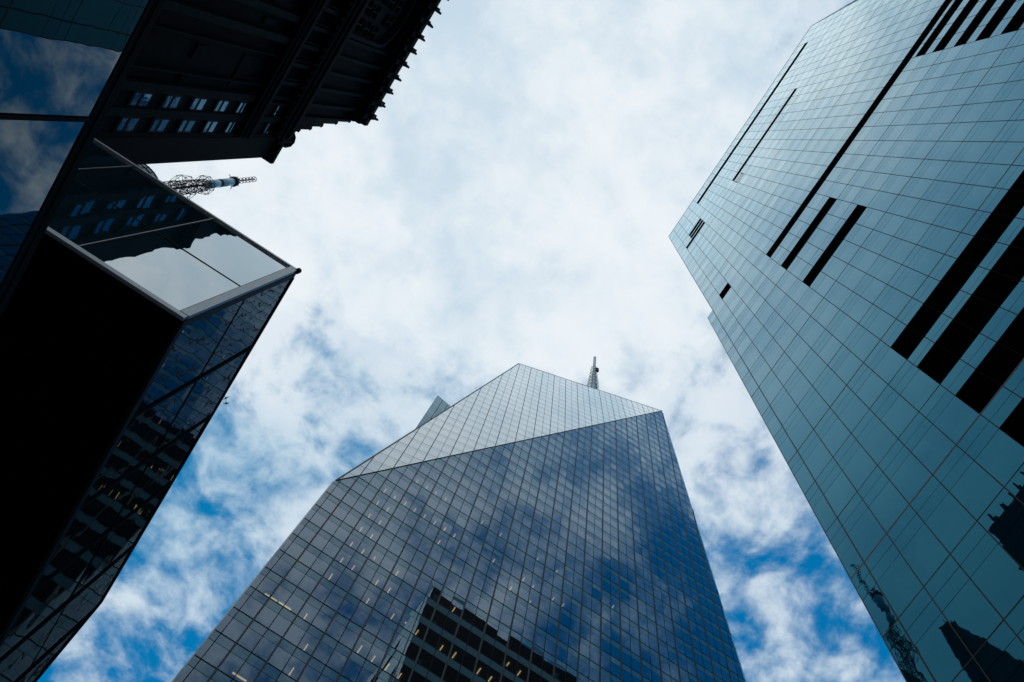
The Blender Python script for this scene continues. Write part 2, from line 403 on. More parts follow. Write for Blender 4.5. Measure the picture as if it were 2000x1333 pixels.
# grey bands every third floor, thin dark transoms on the others
band_ids = {2.2484, 3.0910, 3.919, 4.746}
for k, z in enumerate(fl[:-1]):
    grey = z in band_ids or (k > 20 and (k - 20) % 3 == 0) or (z < 2.2 and (k - 8) % 3 == 0)
    segs = [(0.523 if z < 5.735 else 0.4725, KINK), (KINK, vl[-1])]
    b = MB()
    for a, c in segs: b.bar(rp(a - 0.0005, z, 0.0), rp(c + 0.0005, z, 0.0), 0.105 if grey else 0.05, 0.036 if grey else 0.032, plan((a + c) / 2)[2])
    obj('band_course' if grey else 'transom', b, 't_band' if grey else 't_mull', tw)
# louvre panels with slats, one panel per stripe and per bay
for a, bb, hi, lo in stripes:
    segs = [(max(lo, KINK), hi)] + ([(lo, KINK)] if lo < KINK else [])
    L = MB()
    for l0, h0 in segs:
        if h0 <= l0: continue
        n = plan((l0 + h0) / 2)[2]
        L.slab([rp(h0, a, 0.038), rp(l0, a, 0.038), rp(l0, bb, 0.038), rp(h0, bb, 0.038)], n, 0.03)
        ns = max(3, int((bb - a) * XR / 0.3))
        for j in range(ns):
            z = a + (bb - a) * (j + 0.5) / ns; L.bar(rp(h0, z, 0.038), rp(l0, z, 0.038), 0.05, 0.006, n)
    lp = obj('louvre_panel', L, 'louvre', tw)
    for y in vl:
        if lo + 0.01 < y < hi - 0.01 and y > -2.2:
            q = MB(); q.bar(rp(y, a, 0.03), rp(y, bb, 0.03), 0.035, 0.02, plan(y)[2]); obj('louvre_mullion', q, 'louvre_mull', lp)
# roof coping
b = MB()
for a, c in ((0.4725, KINK), (KINK, vl[-1])): b.bar(rp(a, ZTOP, -0.1), rp(c, ZTOP, -0.1), 0.10, 0.16, plan((a + c) / 2)[2])
obj('roof_coping', b, 't_band', tw)
# two pale vent flaps in a dark frame
b = MB(); b.slab([rp(-0.240, 8.03, 0.034), rp(-0.325, 8.03, 0.034), rp(-0.325, 8.21, 0.034), rp(-0.240, 8.21, 0.034)], (-1, 0, 0), 0.01); vf = obj('vent_frame', b, 'louvre', tw)
for z0 in (8.045, 8.135):
    b = MB(); b.slab([rp(-0.246, z0, 0.045), rp(-0.319, z0, 0.045), rp(-0.319, z0 + 0.062, 0.045), rp(-0.246, z0 + 0.062, 0.045)], (-1, 0, 0), 0.01); obj('vent_flap', b, 'flap', vf)

# ================================================================== faceted crystal tower in the middle
C = 45.5
ct = thing('faceted_glass_tower', 'tall faceted glass tower with a slanted bright crown and lit office floors in the centre', 'tower', (0.4 * C, C, 0))
NZ = (-0.18277, -0.98077, 0.06846)          # crown facet normal
CA = (-0.10129, 1.0, 2.26322)
def fY(X, z): return 1.0 - (NZ[0] * (X - CA[0]) + NZ[2] * (z - CA[2])) / NZ[1]
def cm(X, z, out=0.0): return (C * X, C - out, C * z)
def cf(X, z, out=0.0): return (C * X + NZ[0] * out, C * fY(X, z) + NZ[1] * out, C * z + NZ[2] * out)
B_ = (0.98828, 5.18539); A_ = (-0.10129, 2.26322); C_ = (0.2246, 4.8295)
def halfplane(p, q):
    """keeps the left side of p->q"""
    dx, dy = q[0] - p[0], q[1] - p[1]; return (dy, -dx, dy * p[0] - dx * p[1])
ZB = 0.9
redge = (1.1046, 2.6003)
xr0 = redge[0] + (redge[0] - B_[0]) / (redge[1] - B_[1]) * (ZB - redge[1])
main_clip = [halfplane((-0.1058, ZB), (xr0, ZB)), halfplane((xr0, ZB), B_), halfplane(B_, A_), halfplane((-0.1058, 2.5), (-0.1058, ZB))]
crown_clip = [halfplane(A_, B_), halfplane(B_, C_), halfplane(C_, A_)]
F0, FS, SPH = 1.5109, 0.0843, 0.0282
V0, VS = -0.0627, 0.0585
cfl = [F0 + FS * k for k in range(-8, 46)]
cvl = []
for k in range(-2, 24): cvl += [V0 + VS * k, V0 + VS * (k + 0.5)]
cvl = [v for v in cvl if v > -0.13]
mainpoly = clip([(-2, 0), (3, 0), (3, 8), (-2, 8)], main_clip); crownpoly = clip([(-2, 0), (3, 0), (3, 8), (-2, 8)], crown_clip)
mv, ms, fv, fs = [], [], [], []
GS, GT, GF = 0.0016, 0.0008, 0.0013
for i in range(len(cvl) - 1):
    strong = abs(((cvl[i] - V0) / VS) - round((cvl[i] - V0) / VS)) < 0.1
    xa = cvl[i] + (GS if strong else GT); xb = cvl[i + 1] - (GT if strong else GS)
    for z in cfl:
        for (za, zb, lm, lf) in ((z - FS + GF, z - SPH - 0.0007, mv, fv), (z - SPH + 0.0007, z - GF, ms, fs)):
            rect = [(xa, za), (xb, za), (xb, zb), (xa, zb)]
            p = clip(rect, main_clip)
            if p:
                n = (0, -1, 0); lm.append((tilt([cm(*q, 0.05) for q in p], n, 0.0026), n))
            gx = 0.0006 if strong else 0.0002
            rect = [(xa - gx, za - 0.0007), (xb + 0.0004, za - 0.0007), (xb + 0.0004, zb + 0.0004), (xa - gx, zb + 0.0004)]
            p = clip(rect, crown_clip)
            if p: lf.append((tilt([cf(*q, 0.05) for q in p], NZ, 0.0009), NZ))
panes_to_parts('vision_pane', mv, 'c_vis', ct)
panes_to_parts('spandrel_pane', ms, 'c_sp', ct)
panes_to_parts('crown_pane', fv, 'c_fac', ct, 150)
panes_to_parts('crown_spandrel_pane', fs, 'c_facsp', ct, 100)
def span_x(poly, z):
    xs = []
    for i in range(len(poly)):
        p, q = poly[i], poly[(i + 1) % len(poly)]
        if (p[1] - z) * (q[1] - z) < 0: xs.append(p[0] + (q[0] - p[0]) * (z - p[1]) / (q[1] - p[1]))
    return (min(xs), max(xs)) if len(xs) >= 2 else None
def span_z(poly, x):
    s_ = span_x([(q[1], q[0]) for q in poly], x); return s_
for v in cvl:
    strong = abs(((v - V0) / VS) - round((v - V0) / VS)) < 0.1
    for poly, fn, n in ((mainpoly, cm, (0, -1, 0)), (crownpoly, cf, NZ)):
        s_ = span_z(poly, v)
        if not s_: continue
        b = MB(); b.bar(fn(v, s_[0], 0.0), fn(v, s_[1], 0.0), (0.15 if strong else 0.07) * (1 if poly is mainpoly else 0.6), 0.11 if (strong and poly is mainpoly) else 0.06, n)
        obj('main_mullion' if strong else 'mullion', b, 'c_mull' if (poly is mainpoly and strong) else 'c_line', ct)
for z in cfl:
    for poly, fn, n in ((mainpoly, cm, (0, -1, 0)), (crownpoly, cf, NZ)):
        s_ = span_x(poly, z)
        if not s_: continue
        b = MB(); b.bar(fn(s_[0], z, 0.0), fn(s_[1], z, 0.0), 0.115 if poly is mainpoly else 0.05, 0.072 if poly is mainpoly else 0.056, n); obj('transom', b, 'c_line', ct)
# floor slabs behind the glass
for z in cfl:
    zz = z - 0.006
    s_ = span_x(mainpoly, zz)
    if not s_: continue
    b = MB(); b.box(C * s_[0] + 0.2, C * s_[1] - 0.2, C + 0.12, C + 7.6, C * (z - SPH) , C * (z - 0.003)); obj('floor_slab', b, 'slab', ct)
# columns behind every third mullion
for k in range(-1, 22, 3):
    v = V0 + VS * k + 0.011; s_ = span_z(mainpoly, v)
    if s_:
        b = MB(); b.box(C * v - 0.3, C * v + 0.3, C + 0.9, C + 1.5, C * ZB, C * s_[1] - 1.2); obj('column', b, 'col', ct)
# half-lowered blinds and pale partitions just inside some panes
for k in range(120):
    vi = random.randrange(0, 20); z = random.choice(cfl[2:30]); v = V0 + VS * vi
    s_ = span_z(mainpoly, v + 0.012)
    if not s_ or z > s_[1] - 0.09: continue
    wdt = random.choice((0.006, 0.009, 0.012)); sd = random.choice((-1, 1)); hh = random.uniform(0.25, 0.75) * (FS - SPH)
    xa, xb = (v + 0.0022, v + 0.0022 + wdt) if sd > 0 else (v - 0.0022 - wdt, v - 0.0022)
    b = MB(); b.box(C * xa, C * xb, C + 0.16, C + 0.19, C * (z - FS + 0.004), C * (z - FS + 0.004) + C * hh); obj('blind', b, 'blind', ct)
# core wall, side walls, back and roof
b = MB()
def pr(poly, fn, y1):
    k = len(poly); i = len(b.v)
    b.v.extend([fn(*q) for q in poly] + [(fn(*q)[0], y1, fn(*q)[2]) for q in poly])
    b.f.append(tuple(range(i, i + k))); b.f.append(tuple(range(i + 2 * k - 1, i + k - 1, -1)))
    for a in range(k): c2 = (a + 1) % k; b.f.append((i + c2, i + a, i + k + a, i + k + c2))
inner = clip([(-2, 0), (3, 0), (3, 8), (-2, 8)], [(a, bb, c - 0.004 * math.hypot(a, bb)) for a, bb, c in main_clip])
pr([(p[0], p[1]) for p in inner], lambda X, z: (C * X, C + 7.6, C * z), 2 * C)
obj('core', b, 'core', ct)
b = MB(); pr(crownpoly, lambda X, z: cf(X, z, -0.02), 2 * C - 0.3); obj('crown_body', b, 'core', ct)
# side returns of the main front (glass fins seen edge-on)
for p, q in (((-0.1058, ZB), (-0.1058, 2.245)), ((xr0, ZB), B_), ((-0.1058, 2.245), A_)):
    b = MB(); n = Vector((q[1] - p[1], 0, -(q[0] - p[0]))).normalized() * (-1 if p[0] < 0 else 1)
    b.v = [cm(*p, 0.08), cm(*q, 0.08), (C * q[0], 2 * C, C * q[1]), (C * p[0], 2 * C, C * p[1])]; b.f = [(0, 1, 2, 3)]
    b2 = MB(); b2.slab(b.v, tuple(n), 0.10); obj('side_return', b2, 'c_facsp', ct)
b = MB(); b.bar(cf(*B_, 0.02), cf(*C_, 0.02), 0.22, 0.06, NZ); b.bar(cf(*C_, 0.02), cf(*A_, 0.02), 0.18, 0.06, NZ); obj('crown_edge_trim', b, 'c_mull', ct)
b = MB(); b.bar(cm(*A_, 0.02), cm(*B_, 0.02), 0.12, 0.08, (0, -1, 0)); obj('crease_trim', b, 'c_line', ct)
# lamps seen through the glass, at the ceiling of their storey
def O(o, s, l): return [(o[0] + x * s, o[1] + y * s) for x, y in l]
lamps = O((300, 1133), .15, [(1970, 490), (1975, 890), (1790, 1200)]) + O((600, 933), .15, [(1005, 185), (1130, 275), (910, 345), (1040, 430), (800, 515), (935, 605), (690, 690), (830, 780), (565, 885), (715, 980), (440, 1090), (590, 1190), (860, 1075), (1160, 1260), (300, 1300), (1265, 355), (1390, 440), (1520, 520), (1650, 605), (1780, 690), (1905, 775), (1705, 860), (1425, 65), (1545, 145), (1665, 220), (1790, 300)])
lamps += O((700, 1133), .15, [(230, 50), (390, 150), (110, 290), (435, 490), (590, 595), (15, 905), (185, 1040), (370, 1140), (750, 700), (1070, 900), (1240, 990), (525, 1265), (1705, 1305), (1560, 1195), (1930, 1120), (1230, 400), (1970, 130)])
lamps += O((850, 933), .3, [(55, 345), (120, 385), (20, 430), (485, 730), (660, 540), (785, 620), (570, 670), (610, 820), (760, 800), (825, 840), (465, 1225), (540, 1280), (350, 1320), (375, 550), (300, 300), (420, 380), (1150, 850), (630, 720)])
xl = O((300, 1133), .15, [(1530, 225), (1710, 335), (1120, 1260)])
for (u, v), along in [(p, 'y') for p in lamps] + [(p, 'x') for p in xl]:
    d = ray(u, v); t = C / d[1]; z = d[2] * t / C
    k = math.ceil((z - F0) / FS); zc_ = F0 + FS * k - SPH
    if z > zc_ - 0.003: zc_ = z + 0.006
    t2 = C * zc_ / d[2]; p = [q * t2 for q in d]
    dep = p[1] - C
    if dep < 0.35 or dep > 6.5: dep = min(max(dep, 0.35), 6.5)
    b = MB(); top = C * zc_ - 0.012
    if C * (F0 + FS * k - SPH) - top > 0.1: top = C * (F0 + FS * k - SPH) - 0.012
    if along == 'y': b.box(p[0] - 0.045, p[0] + 0.045, max(C + 0.2, C + dep - 0.45), C + dep + 0.45, top - 0.07, top)
    else: b.box(p[0] - 0.6, p[0] + 0.6, C + dep - 0.06, C + dep + 0.06, top - 0.07, top)
    obj('ceiling_lamp', b, 'lamp', ct)
# lower wing rising behind the left shoulder
WY = 1.3
wb = MB(); wb.v = [(C * -0.0175, C * WY, C * 2.4), (C * 0.5, C * WY, C * 2.4), (C * 0.5, C * WY, C * 4.06), (C * -0.0175, C * WY, C * 4.268)]
q = MB(); q.slab([(x, y + 0.05, z) for x, y, z in wb.v], (0, -1, 0), 20.0); obj('rear_wing_body', q, 'core', ct)
wclip = [halfplane((-0.0175, 2.4), (0.5, 2.4)), halfplane((0.5, 2.4), (0.5, 4.06)), halfplane((0.5, 4.06), (-0.0175, 4.268)), halfplane((-0.0175, 4.268), (-0.0175, 2.4))]
wp = []
for i in range(16):
    for k in range(46):
        xa = -0.0175 + 0.0292 * i; za = 2.4 + 0.0421 * k
        p = clip([(xa + .001, za + .0008), (xa + .0282, za + .0008), (xa + .0282, za + .0413), (xa + .001, za + .0413)], wclip)
        if p: wp.append((tilt([(C * a, C * WY - 0.02, C * bb) for a, bb in p], (0, -1, 0), 0.0015), (0, -1, 0)))
panes_to_parts('rear_wing_pane', wp, 'wing', ct, 60)
# spire
SX, SY = 0.772 * C, 1.35 * C
sp_ = MB(); sp_.lathe((SX, SY), [(1.35, C * 6.0), (1.22, C * 6.38), (0.98, C * 6.52), (0.80, C * 6.66), (0.68, C * 6.80), (0.52, C * 6.86), (0.50, C * 7.30), (0.42, C * 7.315)], 16)
spo = obj('spire', sp_, 'spire', ct, True)
for i, z in enumerate((6.36, 6.47, 6.56, 6.64, 6.74, 6.85, 6.94)):
    r = 1.80 - 0.15 * i; b = MB()
    for q in range(12):
        t0, t1 = 2 * math.pi * q / 12, 2 * math.pi * (q + 1) / 12
        b.tube((SX + r * math.cos(t0), SY + r * math.sin(t0), C * z), (SX + r * math.cos(t1), SY + r * math.sin(t1), C * z), 0.07, None, 4)
        if q % 3 == 0:
            b.tube((SX, SY, C * z), (SX + r * math.cos(t0), SY + r * math.sin(t0), C * z), 0.06, None, 4)
            b.tube((SX + r * math.cos(t0), SY + r * math.sin(t0), C * z - 0.1), (SX + r * 1.05 * math.cos(t0), SY + r * 1.05 * math.sin(t0), C * z + 0.9), 0.06, None, 4)
    obj('service_ring', b, 'spired', spo)
b = MB()
for q in range(4):
    t0 = math.pi / 4 + q * math.pi / 2; b.tube((SX + 1.5 * math.cos(t0), SY + 1.5 * math.sin(t0), C * 6.2), (SX + 0.7 * math.cos(t0), SY + 0.7 * math.sin(t0), C * 6.9), 0.10, 0.06, 5)
for zz, rr in ((6.93, 0.5), (6.87, 0.6)): b.tube((SX + 0.3, SY - 0.6, C * zz), (SX + 1.3, SY - 0.7, C * zz - 0.2), rr * .7, rr * .7, 8)
obj('spire_bracing', b, 'spired', spo)

# ================================================================== dark stone building at the upper left
A = 22.5
st = thing('dark_stone_building', 'backlit dark stone building with a bracketed cornice and paired windows at upper left', 'building', (-A, 0, 0))
YE, YS = 0.72, -0.433
def sb(b, y0, y1, z0, z1, x0, x1): b.box(-A + x0, -A + x1, A * y0, A * y1, A * z0 if z0 > -5 else -CAMZ, A * z1); return b
def sym(y0, y1): return (0.287 - y1, 0.287 - y0)
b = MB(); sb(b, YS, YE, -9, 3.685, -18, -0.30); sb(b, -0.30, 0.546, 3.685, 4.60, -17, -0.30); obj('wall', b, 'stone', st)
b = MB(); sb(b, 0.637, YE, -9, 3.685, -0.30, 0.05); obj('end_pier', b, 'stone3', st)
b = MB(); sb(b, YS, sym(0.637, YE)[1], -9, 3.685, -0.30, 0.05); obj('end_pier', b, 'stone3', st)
# window bays: piers and paired sashes
rows = [(2.4325, 2.521), (2.615, 2.700), (2.792, 2.878), (2.971, 3.049), (3.148, 3.218), (3.345, 3.405), (3.513, 3.563)]
z_ = 2.4325
for i in range(8): z_ -= 0.18; rows.insert(0, (z_, z_ + 0.088))
for fl_ in (lambda a, c: (a, c), sym):
    for (ya, yb) in ((0.5155, 0.5490), (0.5850, 0.6195)):
        y0, y1 = fl_(ya, yb)
        for z0, z1 in rows:
            zm = z0 + (z1 - z0) * 0.42
            f = MB()
            for u0, u1, v0, v1 in ((y0 - 0.006, y0, z0 - 0.006, z1 + 0.006), (y1, y1 + 0.006, z0 - 0.006, z1 + 0.006), (y0, y1, z0 - 0.006, z0), (y0, y1, z1, z1 + 0.006), (y0, y1, zm - 0.007, zm + 0.007)):
                sb(f, u0, u1, v0, v1, -0.29, 0.0)
            fo = obj('window', f, 'winframe', st)
            for v0, v1 in ((z0, zm - 0.007), (zm + 0.007, z1)):
                poly = [(-A - 0.02, A * y0, A * v0), (-A - 0.02, A * y1, A * v0), (-A - 0.02, A * y1, A * v1), (-A - 0.02, A * y0, A * v1)]
                p = MB(); p.slab(tilt(poly, (1, 0, 0), 0.006), (1, 0, 0), 0.03); obj('pane', p, 'winglass', fo)
            g_ = MB(); sb(g_, y0 - 0.008, y1 + 0.008, z0 - 0.02, z0 - 0.007, -0.3, 0.015); obj('sill', g_, 'stone', st)
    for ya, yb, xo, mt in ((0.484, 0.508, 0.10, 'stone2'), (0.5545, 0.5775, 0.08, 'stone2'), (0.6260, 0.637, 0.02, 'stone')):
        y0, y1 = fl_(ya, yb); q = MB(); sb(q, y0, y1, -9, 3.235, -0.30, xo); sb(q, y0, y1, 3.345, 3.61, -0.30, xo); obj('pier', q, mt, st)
    # spandrel panels between the storeys of each bay
    for (ya, yb) in ((0.508, 0.5545), (0.5775, 0.626)):
        y0, y1 = fl_(ya, yb)
        for i in range(len(rows) - 1):
            q = MB(); sb(q, y0, y1, rows[i][1] + 0.012, rows[i + 1][0] - 0.022, -0.30, -0.07); obj('spandrel_panel', q, 'stone', st)
        for vv in (0.0,):
            q = MB(); sb(q, y1 - 0.002, y1, 2.0, 3.2, -0.28, 0.0); obj('downpipe', q, 'winframe', st)
# blank middle: pilasters, string lines, shallow panels
for y0, y1, xo, mt in ((0.277, 0.299, 0.16, 'stone2'), (0.343, 0.347, 0.05, 'stone2'), (0.446, 0.450, 0.05, 'stone2'), (0.205, 0.226, 0.12, 'stone2'), (0.11, 0.13, 0.12, 'stone2'), (0.0, 0.02, 0.12, 'stone2'), (-0.1, -0.08, 0.12, 'stone2')):
    q = MB(); sb(q, y0, y1, -9, 3.235, -0.30, xo); obj('pilaster', q, mt, st)
for k in range(34):
    y0 = -0.20 + 0.021 * k
    for z0 in (1.6, 1.95, 2.3, 2.65, 3.0):
        if random.random() < 0.45 and not (0.27 < y0 < 0.31):
            q = MB(); hgt = random.uniform(0.05, 0.2); sb(q, y0, y0 + 0.022, z0, z0 + hgt, -0.30, -0.30 + random.choice((0.04, 0.07, 0.12))); obj('relief_panel', q, 'stone', st)
# the two projecting string courses
def course(name, z0, z1, out, ya, yb, mt='stone', steps=3):
    q = MB()
    for i in range(steps):
        a = z0 + (z1 - z0) * i / steps; c = z0 + (z1 - z0) * (i + 1) / steps
        sb(q, ya, yb, a, c - 0.0008, -0.30, out * (0.45 + 0.55 * (i + 1) / steps))
    return obj(name, q, mt, st)
course('lower_string_course', 3.245, 3.338, 0.55, YS, 0.628)
course('upper_string_course', 3.615, 3.742, 0.75, YS, 0.628)
for k in range(50):
    y0 = YS + 0.02 + 0.0298 * k
    if y0 > 0.62: break
    q = MB(); sb(q, y0, y0 + 0.011, 3.590, 3.614, -0.30, 0.42); obj('bracket', q, 'stone', st)
# ribs: short row between the courses, long row above
ribs = [0.495 - 0.0687 * i for i in range(18)]
for y in ribs:
    if y < -0.20: continue
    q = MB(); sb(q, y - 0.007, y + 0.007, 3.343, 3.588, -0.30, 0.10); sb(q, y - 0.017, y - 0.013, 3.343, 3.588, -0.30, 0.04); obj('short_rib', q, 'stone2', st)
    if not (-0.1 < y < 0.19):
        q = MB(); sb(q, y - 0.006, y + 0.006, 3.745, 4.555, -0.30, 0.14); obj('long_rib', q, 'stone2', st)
# big arched window in the upper storey
arch_y, arch_r = 0.045, 0.155
q = MB(); pts = []
for i in range(17):
    t = math.pi * i / 16; pts.append((arch_y + arch_r * math.cos(t), 4.30 + arch_r * 1.2 * math.sin(t)))
for i in range(16):
    (ya, za), (yb, zb) = pts[i], pts[i + 1]
    q.bar((-A - 0.3, A * ya, A * za), (-A - 0.3, A * yb, A * zb), 0.35, 0.5, (1, 0, 0))
for yy in (arch_y - arch_r, arch_y + arch_r): q.bar((-A - 0.3, A * yy, A * 3.75), (-A - 0.3, A * yy, A * 4.30), 0.35, 0.5, (1, 0, 0))
obj('arch_surround', q, 'stone2', st)
for i in range(4):
    for j in range(4):
        y0 = arch_y - arch_r * 0.75 + i * 0.070 + j * 0.004; z0 = 3.86 + j * 0.135
        if (i, j) in ((0, 3), (3, 3), (1, 0), (2, 2)): continue
        f = MB(); sb(f, y0 - 0.012, y0 + 0.040, z0 - 0.006, z0, -0.30, -0.05); sb(f, y0 - 0.012, y0 + 0.040, z0 + 0.08, z0 + 0.086, -0.30, -0.05); sb(f, y0 + 0.012, y0 + 0.016, z0, z0 + 0.08, -0.30, -0.05)
        fo = obj('window', f, 'winframe', st)
        for ya, yb in ((y0, y0 + 0.012), (y0 + 0.016, y0 + 0.030)):
            zz = z0 + random.choice((0.055, 0.06, 0.065))
            poly = [(-A - 0.24, A * ya, A * zz), (-A - 0.24, A * yb, A * zz), (-A - 0.24, A * yb, A * (z0 + .08)), (-A - 0.24, A * ya, A * (z0 + .08))]
            p = MB(); p.slab(tilt(poly, (1, 0, 0), 0.02), (1, 0, 0), 0.03); obj('pane', p, 'winglass', fo)
# crowning cornice with consoles
q = MB(); sb(q, -0.30, 0.546, 4.555, 4.60, -0.30, 0.35); sb(q, -0.30, 0.546, 4.601, 4.66, -0.30, 0.75); sb(q, -0.30, 0.546, 4.661, 4.73, -17, 1.05); obj('cornice', q, 'stone', st)
for k in range(19):
    y = 0.4996 - 0.0690 * k
    if y < -0.28: break
    jv = random.uniform(-0.10, 0.12); jz = random.uniform(-0.012, 0.006)
    q = MB(); sb(q, y - 0.012, y + 0.012, 4.575, 4.66, 0.36, 1.02); sb(q, y - 0.010, y + 0.008, 4.662, 4.728 + jz, 1.06, 1.34 + jv)
    sb(q, y - 0.013, y + 0.004, 4.737, 4.765, 0.9, 1.22 + jv)
    q.tube((-A + 1.22, A * y, A * 4.72), (-A + 1.42, A * (y + 0.004), A * (4.778 + jz)), 0.20, 0.12, 6)
    obj('console', q, 'stone2' if k % 2 else 'stone', st)
# stepped corner ornaments on the end of the upper block
for y1, z0, z1 in ((0.612, 3.745, 3.912), (0.602, 3.914, 4.050), (0.5875, 4.052, 4.186), (0.572, 4.188, 4.386), (0.559, 4.388, 4.59)):
    q = MB(); sb(q, 0.547, y1, z0, z1, -6, 0.02)
    i0 = len(q.v); q.tube((-A - 0.1, A * (y1 - .006), A * z1), (-A - 0.1, A * (y1 + 0.006), A * (z1 + 0.008)), 0.2, 0.04, 5)
    obj('corner_step', q, 'stone3' if z0 > 4 else 'stone', st)
# cap of the end pier and its little lantern turret
q = MB(); sb(q, 0.64, 0.727, 3.687, 3.70, -6, 0.30); sb(q, 0.66, 0.735, 3.702, 3.735, -6, 0.5); sb(q, 0.64, 0.71, 3.737, 3.78, -6, 0.2); obj('end_pier_cap', q, 'stone', st)
q = MB(); cx, cy_ = -A - 0.9, A * 0.662
q.lathe((cx, cy_), [(0.85, A * 3.782), (0.80, A * 3.83), (0.5, A * 3.835), (0.45, A * 3.90), (0.30, A * 3.95), (0.05, A * 3.985)], 12); tl = obj('turret', q, 'stone', st)
for k in range(8):
    t0 = 2 * math.pi * k / 8; q = MB(); q.tube((cx + .72 * math.cos(t0), cy_ + .72 * math.sin(t0), A * 3.832), (cx + .72 * math.cos(t0), cy_ + .72 * math.sin(t0), A * 3.925), 0.13, 0.12, 6); obj('turret_column', q, 'stone2', tl)
q = MB(); q.lathe((cx, cy_), [(0.8, A * 3.926), (0.92, A * 3.935), (0.80, A * 3.95), (0.4, A * 3.955)], 12); obj('turret_cap', q, 'stone', tl)

# ================================================================== round-topped tower and broadcast mast behind it
dt = thing('drum_topped_tower', 'grey round-topped tower glimpsed between the stone building and the glass pavilion', 'tower', (-45, 46, 0))
MX, MY = -52.5, 42.75
q = MB(); q.box(-66, -31.6, 33.7, 62, -CAMZ, 121.0); obj('tower_block', q, 'core', dt)
for k in range(28):
    q = MB(); q.box(-66.05, -31.55, 33.62, 62.05, 3 + k * 4.2, 4.4 + k * 4.2); obj('floor_band', q, 't_band', dt)
q = MB(); q.box(-70, -47, 31.2, 33.5, -CAMZ, 147.0); q.box(-66, -50, 31.6, 33.2, 147.0, 149.2); q.box(-60, -55, 31.8, 33.0, 149.2, 151.5)
for k in range(12): q.box(-69.6 + k * 1.9, -69.2 + k * 1.9, 31.25, 33.45, 147.0, 147.9 + 0.5 * (k % 3))
for k in range(6): q.tube((-48 - k * 3.1, 32.4, 147), (-48 - k * 3.1, 32.5, 150 + (k * 7 % 4)), 0.12, 0.06, 5)
obj('rear_slab', q, 'core', dt)
q = MB(); q.lathe((MX, MY), [(5.0, 115), (5.0, 141.2), (4.7, 141.6), (2.0, 142.0)], 48); obj('drum', q, 'drum', dt, False)
for k in range(6):
    q = MB(); z0 = 141.0 - 1.25 * k
    q.lathe((MX, MY), [(4.99, z0 - 0.10), (5.10, z0 - 0.10), (5.10, z0), (4.99, z0)], 48); obj('drum_rib', q, 'mastw' if k in (1, 2) else 'mast', dt)
for k in range(36):
    t0 = 2 * math.pi * k / 36; q = MB(); q.tube((MX + 5.02 * math.cos(t0), MY + 5.02 * math.sin(t0), 130), (MX + 5.02 * math.cos(t0), MY + 5.02 * math.sin(t0), 141.2), 0.045, None, 4); obj('drum_mullion', q, 'mast', dt)
mt_ = thing('broadcast_mast', 'broadcast mast with lattice cages and pale cylinder, pointing out beside the stone building', 'mast', (MX, MY, 142 + CAMZ))
def lattice(q, z0, z1, r0, r1, nb, rr):
    n = 4
    for k in range(n):
        t0 = math.pi / 4 + k * math.pi / 2; t1 = t0 + math.pi / 2
        P0 = lambda t, f: (MX + (r0 + (r1 - r0) * f) * math.cos(t), MY + (r0 + (r1 - r0) * f) * math.sin(t), z0 + (z1 - z0) * f)
        q.tube(P0(t0, 0), P0(t0, 1), rr * 1.5, None, 5)
        for j in range(nb):
            f0, f1 = j / nb, (j + 1) / nb
            q.tube(P0(t0, f0), P0(t1, f1), rr, None, 4); q.tube(P0(t1, f0), P0(t0, f1), rr, None, 4); q.tube(P0(t0, f1), P0(t1, f1), rr, None, 4)
q = MB(); lattice(q, 142, 170, 1.30, 0.95, 10, 0.055); q.tube((MX, MY, 142), (MX, MY, 169), 0.16, 0.16, 8); obj('lattice_shaft', q, 'mast', mt_)
def cage(zc, r, h):
    q = MB()
    prof = ((r * 0.45, zc - h), (r, zc - h * 0.4), (r, zc + h * 0.4), (r * 0.45, zc + h))
    for k in range(8):
        t0, t1 = 2 * math.pi * k / 8, 2 * math.pi * (k + 1) / 8
        for j in range(4):
            a = (MX + prof[j][0] * math.cos(t0), MY + prof[j][0] * math.sin(t0), prof[j][1])
            c = (MX + prof[j][0] * math.cos(t1), MY + prof[j][0] * math.sin(t1), prof[j][1])
            q.tube(a, c, 0.042, None, 4)
            if j < 3:
                e = (MX + prof[j + 1][0] * math.cos(t0), MY + prof[j + 1][0] * math.sin(t0), prof[j + 1][1]); q.tube(a, e, 0.042, None, 4)
        q.tube((MX, MY, zc), (MX + r * math.cos(t0), MY + r * math.sin(t0), zc + h * .4), 0.035, None, 4)
        q.tube((MX, MY, zc), (MX + r * math.cos(t0), MY + r * math.sin(t0), zc - h * .4), 0.035, None, 4)
    return obj('antenna_cage', q, 'mast', mt_)
cage(160.3, 2.0, 2.6); cage(169.2, 1.6, 1.8)
q = MB(); q.lathe((MX, MY), [(0.72, 170.6), (0.72, 175.2), (0.60, 175.25), (0.60, 176.6), (0.70, 176.65), (0.70, 182.0)], 20); co = obj('cylinder_shroud', q, 'mastw', mt_, True)
q = MB(); q.lathe((MX, MY), [(0.735, 175.3), (0.735, 176.5)], 20); obj('dark_collar', q, 'mast', co)
q = MB(); q.lathe((MX, MY), [(0.78, 182.0), (0.95, 182.6), (0.9, 183.6), (0.5, 184.0)], 16)
for k in range(5):
    t0 = 2 * math.pi * k / 5; q.tube((MX + .7 * math.cos(t0), MY + .7 * math.sin(t0), 182.6), (MX + 1.4 * math.cos(t0), MY + 1.4 * math.sin(t0), 182.2), 0.07, None, 4)
obj('top_collar', q, 'mast', mt_)
q = MB(); q.tube((MX, MY, 183.5), (MX, MY, 194.5), 0.10, 0.08, 6)
